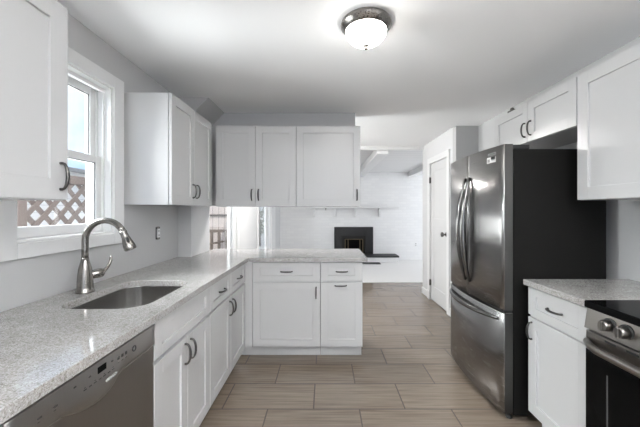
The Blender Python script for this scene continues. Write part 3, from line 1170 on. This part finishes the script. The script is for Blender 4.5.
# ------------------------------------------------------------------ refrigerator
RY0, RY1, RZ = 1.950, 2.775, 1.752
t = thing('refrigerator', (1.45, (RY0 + RY1) / 2, 0), 'dark stainless french door refrigerator with charcoal sides beside the short counter', 'refrigerator')
mb = MB()
mb.box(1.188, 1.775, RY0 + 0.004, RY1 - 0.004, 0.04, 1.722, 0.004)
obj('body', mb, M['fridge_side'], t)
def fx(y):
    q = (y - (RY0 + RY1) / 2) / ((RY1 - RY0) / 2)
    return 1.124 - 0.036 * (1 - q * q)
def curved(y0, y1, z0, z1, n=12):
    """door slab whose face follows the bowed front"""
    mb = MB()
    prof = []
    for i in range(n + 1):
        y = y0 + (y1 - y0) * i / n
        prof.append((fx(y), y))
    prof[0] = (prof[0][0] + 0.006, y0)
    prof.insert(1, (fx(y0 + 0.006), y0 + 0.006))
    prof[-1] = (prof[-1][0] + 0.006, y1)
    prof.insert(-1, (fx(y1 - 0.006), y1 - 0.006))
    outl = prof + [(1.182, y1), (1.182, y0)]
    bm = mb.bm
    rings = []
    for z, ins in ((z0, 0.004), (z0 + 0.004, 0.0), (z1 - 0.004, 0.0), (z1, 0.004)):
        rings.append([(p[0] + (ins if k < len(prof) else 0), p[1], z) for k, p in enumerate(outl)])
    mb.rings(rings, smooth=False)
    bm.normal_update()
    for f in bm.faces:
        c_ = f.calc_center_median()
        if abs(f.normal.y) > 0.9:
            f.material_index = 1
        if c_.x < 1.15 and abs(f.normal.z) < 0.5:
            f.smooth = True
    return mb
YS = 2.360
dn = obj('door', curved(RY0, YS - 0.0025, 0.704, RZ), [M['fridge_steel'], M['fridge_edge']], t)
df = obj('door', curved(YS + 0.0025, RY1, 0.704, RZ), [M['fridge_steel'], M['fridge_edge']], t)
dw = obj('freezer_drawer', curved(RY0, RY1, 0.055, 0.684), [M['fridge_steel'], M['fridge_edge']], t)
mb = MB()
mb.box(1.132, 1.186, RY0 + 0.012, RY1 - 0.012, 0.682, 0.703)
obj('gasket', mb, M['black'], t)
def vhandle(y, par):
    pts, rad = [], []
    za, zb_ = 0.800, 1.580
    for k in range(21):
        q = k / 20
        bow = math.sin(PI * q) ** 0.75
        pts.append((fx(y) - 0.004 - 0.052 * bow, y, za + (zb_ - za) * q))
        rad.append(0.009 + 0.014 * math.sin(PI * q))
    mb = MB()
    mb.tube(pts, rad, 14)
    return obj('handle', mb, M['handle_steel'], par)
vhandle(YS - 0.036, dn)
vhandle(YS + 0.036, df)
pts, rad = [], []
for k in range(25):
    q = k / 24
    y = RY0 + 0.05 + (RY1 - RY0 - 0.10) * q
    bow = math.sin(PI * q) ** 0.6
    pts.append((fx(y) - 0.004 - 0.044 * bow, y, 0.640))
    rad.append(0.010 + 0.010 * math.sin(PI * q))
mb = MB()
mb.tube(pts, rad, 14)
obj('handle', mb, M['handle_steel'], dw)
mb = MB()
mb.box(1.14, 1.30, RY0 + 0.02, RY0 + 0.10, 1.724, 1.752, 0.004)
obj('hinge_cover', mb, M['black'], t)
mb = MB()
mb.box(1.14, 1.30, RY1 - 0.10, RY1 - 0.02, 1.724, 1.752, 0.004)
obj('hinge_cover', mb, M['black'], t)
for y in (RY0 + 0.05, RY1 - 0.05):
    mb = MB()
    mb.lathe([(0.020, 0.0005), (0.020, 0.012), (0.010, 0.014), (0.010, 0.045)], (1.185, y, 0), 'z', 14)
    obj('foot', mb, M['black'], t)
    mb = MB()
    mb.lathe([(0.020, 0.0005), (0.020, 0.012), (0.010, 0.014), (0.010, 0.045)], (1.72, y, 0), 'z', 14)
    obj('foot', mb, M['black'], t)
# energy stickers on the near door
def sticker(name, y0, y1, z0, z1, mat, lift=0.0008):
    mb = MB()
    a, b = fx(y0), fx(y1)
    mb.rings([[(a - lift, y0, z0), (b - lift, y1, z0), (b + 0.001, y1, z0), (a + 0.001, y0, z0)],
              [(a - lift, y0, z1), (b - lift, y1, z1), (b + 0.001, y1, z1), (a + 0.001, y0, z1)]], smooth=False)
    return obj(name, mb, mat, dn)
sticker('sticker', 2.020, 2.095, 1.698, 1.716, M['sticker_grey'])
sticker('sticker', 2.026, 2.089, 1.7025, 1.7115, M['fridge_steel'], 0.0012)
sticker('sticker', 2.020, 2.108, 1.650, 1.688, M['sticker'])
sticker('sticker', 2.026, 2.066, 1.672, 1.688, M['black'], 0.0012)
sticker('sticker', 2.030, 2.060, 1.664, 1.672, M['sticker_grey'], 0.0012)
sticker('sticker', 2.078, 2.102, 1.656, 1.676, M['sticker_grey'], 0.0012)

# ------------------------------------------------------------------ stove / range
t = thing('kitchen_range', (1.5, 1.02, 0), 'stainless steel electric range with black glass cooktop and oven door at the right edge', 'stove')
G0, G1 = 0.668, 1.430
XG = 1.205
mb = MB()
mb.box(XG + 0.02, XR - 0.006, G0, G1, 0.03, 0.885)
obj('body', mb, M['black'], t)
mb = MB()
mb.box(XG - 0.012, XR - 0.004, G0, G1, 0.888, 0.921, 0.006)
ck = obj('cooktop', mb, M['black_glass'], t)
for (x, y, r) in ((1.40, 1.20, 0.10), (1.40, 0.84, 0.08), (1.66, 1.20, 0.075), (1.66, 0.84, 0.10)):
    mb = MB()
    mb.lathe([(r, 0), (r, 0.0006), (r - 0.003, 0.0006), (r - 0.003, 0)], (x, y, 0.9208), 'z', 40, False, False)
    obj('burner_ring', mb, M['oven_line'], ck)
mb = MB()
mb.prism([(XG - 0.010, 0.796), (XG + 0.03, 0.796), (XG + 0.03, 0.888), (XG + 0.004, 0.888)], 'y', G0 + 0.001, G1 - 0.001)
cp = obj('control_panel', mb, M['steel'], t)
for y in (1.310, 1.236, 1.04, 0.850, 0.774):
    mb = MB()
    mb.lathe([(0.031, 0.002), (0.031, -0.004), (0.027, -0.005)], (XG - 0.001, y, 0.845), 'x', 24)
    bz = obj('knob_ring', mb, M['black'], cp)
    mb = MB()
    mb.lathe([(0.0235, -0.004), (0.0235, -0.020), (0.022, -0.034), (0.020, -0.037)], (XG - 0.001, y, 0.845), 'x', 24)
    mb.box(XG - 0.044, XG - 0.030, y - 0.006, y + 0.006, 0.824, 0.866, 0.003)
    obj('knob', mb, M['steel'], cp)
mb = MB()
mb.box(XG - 0.004, XG + 0.02, G0 + 0.004, G1 - 0.002, 0.700, 0.786, 0.003)
od = obj('oven_door', mb, M['steel'], t)
mb = MB()
mb.box(XG - 0.005, XG + 0.018, G0 + 0.004, G1 - 0.002, 0.205, 0.702, 0.002)
mb2 = MB()
mb2.box(XG - 0.006, XG + 0.02, G0 + 0.004, G1 - 0.002, 0.180, 0.205, 0.003)
obj('door_trim', mb2, M['steel'], od)
gl = obj('door_glass', mb, M['black_glass'], od)
for (a, b, c_, e) in ((G1 - 0.115, G1 - 0.109, 0.30, 0.63), (G0 + 0.109, G0 + 0.115, 0.30, 0.63)):
    mb = MB()
    mb.box(XG - 0.0056, XG, a, b, c_, e)
    obj('window_edge', mb, M['oven_line'], gl)
for i in range(7):
    y = G1 - 0.10 - i * 0.095
    mb = MB()
    mb.box(XG - 0.0050, XG, y - 0.05, y, 0.768, 0.776)
    obj('vent_slot', mb, M['black'], od)
mb = MB()
hp = []
for k in range(17):
    q = k / 16
    y = G0 + 0.02 + (G1 - G0 - 0.035) * q
    hp.append((XG - 0.010 - 0.040 * min(1, math.sin(PI * q) * 3.0) ** 0.8, y, 0.735))
mb.tube(hp, 0.0175, 14, flat=((1, 0, 0), 0.7))
obj('handle', mb, M['steel'], od)
mb = MB()
mb.box(XG, XG + 0.02, G0 + 0.004, G1 - 0.002, 0.045, 0.172, 0.003)
obj('drawer', mb, M['steel'], t)
for y in (G0 + 0.05, G1 - 0.05):
    for x in (1.27, 1.80):
        mb = MB()
        mb.lathe([(0.018, 0.0005), (0.018, 0.012), (0.010, 0.014), (0.010, 0.032)], (x, y, 0), 'z', 12)
        obj('foot', mb, M['black'], t)

# ------------------------------------------------------------------ ceiling lamps
def flush_lamp(x, y, z, label, bowl_mat, s=1.0):
    t = thing('ceiling_lamp', (x, y, z), label, 'lamp')
    mb = MB()
    P = [(0.136, 0.0), (0.140, -0.006), (0.143, -0.016), (0.139, -0.026), (0.128, -0.036), (0.121, -0.046), (0.112, -0.050)]
    mb.lathe([(r * s, h * s - 0.0005) for r, h in P], (x, y, z), 'z', 48)
    obj('rim', mb, M['lamp_metal'], t)
    mb = MB()
    P = [(0.114 * math.cos(a), -0.046 - 0.082 * math.sin(a)) for a in [k / 12 * PI / 2 * 0.97 for k in range(13)]]
    mb.lathe([(r * s, h * s) for r, h in P], (x, y, z), 'z', 48)
    obj('glass_bowl', mb, bowl_mat, t)
    mb = MB()
    P = [(0.004, -0.124), (0.017, -0.127), (0.017, -0.131), (0.008, -0.134), (0.007, -0.139), (0.010, -0.143), (0.009, -0.149), (0.003, -0.153)]
    mb.lathe([(r * s, h * s) for r, h in P], (x, y, z), 'z', 20)
    obj('finial', mb, M['lamp_metal'], t)
    return t
flush_lamp(0.225, 1.70, ZC, 'lit flush ceiling lamp with frosted bowl, nickel rim and finial above the aisle', M['bowl'], 0.98)
flush_lamp(-0.35, 4.4, ZC + 0.012, 'added unseen ceiling lamp lighting the dining area behind the peninsula cabinets', M['fill_bowl'])  # made-up lamp, added to brighten the hall floor and living room

# ------------------------------------------------------------------ fireplace in the brick wall
t = thing('fireplace_insert', (0.77, YF, 0.176), 'black fireplace insert with brass-trimmed glass doors in the white brick wall', 'fireplace')
fx0, fx1, fz0, fz1 = 0.250, 1.300, 0.177, 0.900
mb = MB()
o0, o1, oz1 = 0.46, 1.09, 0.66
mb.box(fx0, o0, YF - 0.05, YF - 0.001, fz0, fz1, 0.003)
mb.box(o1, fx1, YF - 0.05, YF - 0.001, fz0, fz1, 0.003)
mb.box(o0, o1, YF - 0.05, YF - 0.001, oz1, fz1, 0.003)
obj('surround', mb, M['insert'], t)
mb = MB()
mb.box(o0, o1, YF - 0.012, YF - 0.001, fz0, oz1)
obj('firebox', mb, M['firebox'], t)
mb = MB()
a, b, zz = 0.535, 1.03, 0.575
for x in (a, (a + b) / 2 - 0.17, (a + b) / 2 + 0.15, b - 0.022):
    mb.box(x, x + 0.022, YF - 0.046, YF - 0.026, fz0, zz, 0.003)
mb.box(a, b, YF - 0.046, YF - 0.026, zz - 0.02, zz, 0.003)
obj('door_frame', mb, M['brass'], t)
mb = MB()
mb.box(a + 0.02, b - 0.02, YF - 0.036, YF - 0.032, fz0, zz - 0.02)
obj('glass_door', mb, M['black_glass'], t)
t = thing('hearth', (0.77, 8.2, 0), 'raised white brick hearth with a dark slate slab in front of the fireplace', 'hearth')
mb = MB()
mb.box(-0.36, 1.885, 7.98, YF - 0.001, 0.005, 0.135)
obj('base', mb, M['brick'], t)
mb = MB()
mb.box(-0.38, 1.905, 7.95, YF - 0.001, 0.135, 0.176, 0.004)
obj('slab', mb, M['slate'], t)
mb = MB()
mb.box(0.45, 1.39, 7.70, 7.93, 0.0045, 0.02, 0.004)
tag(obj('hearth_mat', mb, M['slate']), 'narrow dark mat on the pale carpet in front of the hearth', 'mat')
t = thing('mantel_shelf', (0.77, YF, 1.41), 'long white mantel shelf on brackets above the black fireplace', 'shelf')
mb = MB()
mb.box(-0.42, 1.96, 8.20, YF - 0.001, 1.405, 1.445, 0.004)
obj('board', mb, M['trim'], t)
for x in (-0.30, 0.265, 0.82, 1.47):
    mb = MB()
    mb.prism([(YF - 0.001, 1.405), (8.24, 1.405), (8.24, 1.385), (YF - 0.06, 1.17), (YF - 0.001, 1.17)], 'x', x - 0.03, x + 0.03)
    obj('bracket', mb, M['trim'], t)
mb = MB()
mb.lathe([(0.022, 0.0), (0.022, -0.01), (0.010, -0.02), (0.012, -0.05), (0.004, -0.055)], (0.02, 8.235, 1.404), 'z', 12)
tag(obj('mantel_hook', mb, M['pull']), 'small dark hook under the front of the white mantel shelf', 'hook')
t = thing('wall_outlet', (2.46, YF, 0.42), 'small white outlet low on the white brick wall right of the fireplace', 'outlet')
mb = MB()
mb.box(2.425, 2.495, YF - 0.008, YF - 0.001, 0.365, 0.48, 0.002)
pl = obj('cover_plate', mb, M['plastic'], t)
mb = MB()
for z in (0.40, 0.445):
    mb.box(2.445, 2.475, YF - 0.0095, YF - 0.006, z - 0.014, z + 0.014)
obj('sockets', mb, M['panel_text'], pl)

# ------------------------------------------------------------------ outdoors
mb = MB()
mb.box(-14, -1.5, -3, 26, -0.25, -0.15)
struct('ground', mb, M['ground'])
# lattice screen outside the kitchen window
LX = -2.20
LY0, LY1, LZ0, LZ1 = 2.215, 3.40, 0.10, 1.585
t = thing('lattice_screen', (LX, 2.75, -0.15), 'weathered brown lattice privacy screen outside the kitchen window', 'lattice screen')
mb = MB()
S, SW = 0.150, 0.040
def slats(mb, sgn, x):
    hgt = LZ1 - LZ0
    k = LY0 - hgt - 1
    while k < LY1 + hgt + 1:
        # line y = k + sgn*(z-LZ0); clip to the panel
        z_a, z_b = LZ0, LZ1
        ya, yb = k, k + sgn * hgt
        pts = []
        for zz in (z_a, z_b):
            pts.append((k + sgn * (zz - LZ0), zz))
        (p, q), (r_, s_) = pts
        def clip(p, q, r_, s_):
            for lim, ge in ((LY0 + 0.03, True), (LY1 - 0.03, False)):
                def ins(y): return y >= lim if ge else y <= lim
                if not ins(p) and not ins(r_): return None
                if ins(p) != ins(r_):
                    f = (lim - p) / (r_ - p)
                    mm = (lim, q + f * (s_ - q))
                    if ins(p): r_, s_ = mm
                    else: p, q = mm
            return p, q, r_, s_
        c_ = clip(p, q, r_, s_)
        if c_ and abs(c_[3] - c_[1]) > 0.02:
            p, q, r_, s_ = c_
            dv = Vector((0, r_ - p, s_ - q)).normalized()
            nv = Vector((0, -dv.z, dv.y)) * SW / 2
            a, b = Vector((x, p, q)), Vector((x, r_, s_))
            rg = []
            for P_ in (a, b):
                rg.append([P_ + nv + Vector((0.004, 0, 0)), P_ - nv + Vector((0.004, 0, 0)), P_ - nv - Vector((0.004, 0, 0)), P_ + nv - Vector((0.004, 0, 0))])
            mb.rings(rg, smooth=False)
        k += S
slats(mb, 1, LX + 0.004)
slats(mb, -1, LX - 0.005)
obj('lattice_slats', mb, M['lattice'], t)
for y in (LY0, LY1):
    mb = MB()
    mb.box(LX - 0.04, LX + 0.04, y - 0.035, y + 0.035, -0.15, LZ1 + 0.05, 0.004)
    obj('post', mb, M['lattice'], t)
mb = MB()
mb.box(LX - 0.03, LX + 0.03, LY0, LY1, LZ1 - 0.02, LZ1 + 0.05, 0.004)
obj('top_rail', mb, M['lattice'], t)
mb = MB()
mb.box(LX - 0.03, LX + 0.03, LY0, LY1, LZ0 - 0.06, LZ0 + 0.01, 0.004)
obj('bottom_rail', mb, M['lattice'], t)
# pale neighbour house behind the lattice
t = thing('neighbour_house', (-8, 7.5, -0.15), 'pale house wall behind the lattice outside the kitchen window', 'house')
mb = MB()
mb.box(-10, -6.0, 4.5, 11.0, -0.15, 2.25)
obj('walls', mb, M['siding'], t)
mb = MB()
mb.prism([(-10.3, 2.25), (-5.75, 2.25), (-5.75, 2.32), (-8, 2.55), (-10.3, 2.32)], 'y', 4.3, 11.2)
obj('roof', mb, M['roofing'], t)
# tall board fence and railing outside the living room
t = thing('board_fence', (-3.2, 6.5, -0.15), 'tall fence of pale pinkish vertical boards outside the living room', 'fence')
mb = MB()
mb.box(-3.6, -1.62, 6.50, 6.53, -0.15, 2.3)
obj('boards', mb, M['fence'], t)
mb = MB()
mb.box(-3.6, -1.62, 6.465, 6.50, 1.22, 1.26)
obj('rail', mb, M['deck'], t)
t = thing('deck_railing', (-2.3, 5.0, -0.15), 'brown wooden deck railing in front of the pale board fence', 'railing')
mb = MB()
mb.box(-3.4, -1.45, 4.97, 5.03, 0.985, 1.03, 0.003)
obj('top_rail', mb, M['deck'], t)
mb = MB()
mb.box(-3.4, -1.45, 4.98, 5.02, 0.02, 0.06, 0.003)
obj('bottom_rail', mb, M['deck'], t)
for i in range(17):
    x = -3.38 + i * 0.118
    mb = MB()
    mb.box(x, x + 0.038, 4.985, 5.015, 0.06, 0.985)
    obj('baluster', mb, M['deck'], t)
for x in (-3.44, -1.50):
    mb = MB()
    mb.box(x, x + 0.07, 4.965, 5.035, -0.15, 1.06, 0.003)
    obj('post', mb, M['deck'], t)
mb = MB()
mb.tube([(-2.2, 4.955, 0.74), (-1.52, 4.955, 0.86)], 0.014, 8)
obj('brace', mb, M['deck'], t)
# shrub seen through the second living room window
t = thing('garden_shrub', (-2.75, 13.0, -0.15), 'tall dull green shrub beyond the narrow second living room window', 'shrub')
mb = MB()
mb.tube([(-2.75, 13, -0.15), (-2.74, 13, 0.6), (-2.75, 13, 1.4)], [0.06, 0.05, 0.03], 8)
obj('stem', mb, M['bark'], t)
mb = MB()
for k in range(900):
    a, b_, r_ = rnd.uniform(0, 2 * PI), rnd.uniform(-1, 1), rnd.uniform(0.55, 1) ** 0.5
    cs = math.sqrt(1 - b_ * b_)
    p = Vector((-2.75 + 0.75 * r_ * cs * math.cos(a), 13 + 0.75 * r_ * cs * math.sin(a), 1.45 + 1.15 * r_ * b_))
    u = Vector((rnd.uniform(-1, 1), rnd.uniform(-1, 1), rnd.uniform(-1, 1))).normalized()
    v = u.orthogonal().normalized()
    sz = rnd.uniform(0.05, 0.09)
    vs = [mb.bm.verts.new(p + u * sz), mb.bm.verts.new(p + v * sz * .5), mb.bm.verts.new(p - u * sz), mb.bm.verts.new(p - v * sz * .5)]
    mb.bm.faces.new(vs)
obj('foliage', mb, M['leaf'], t)
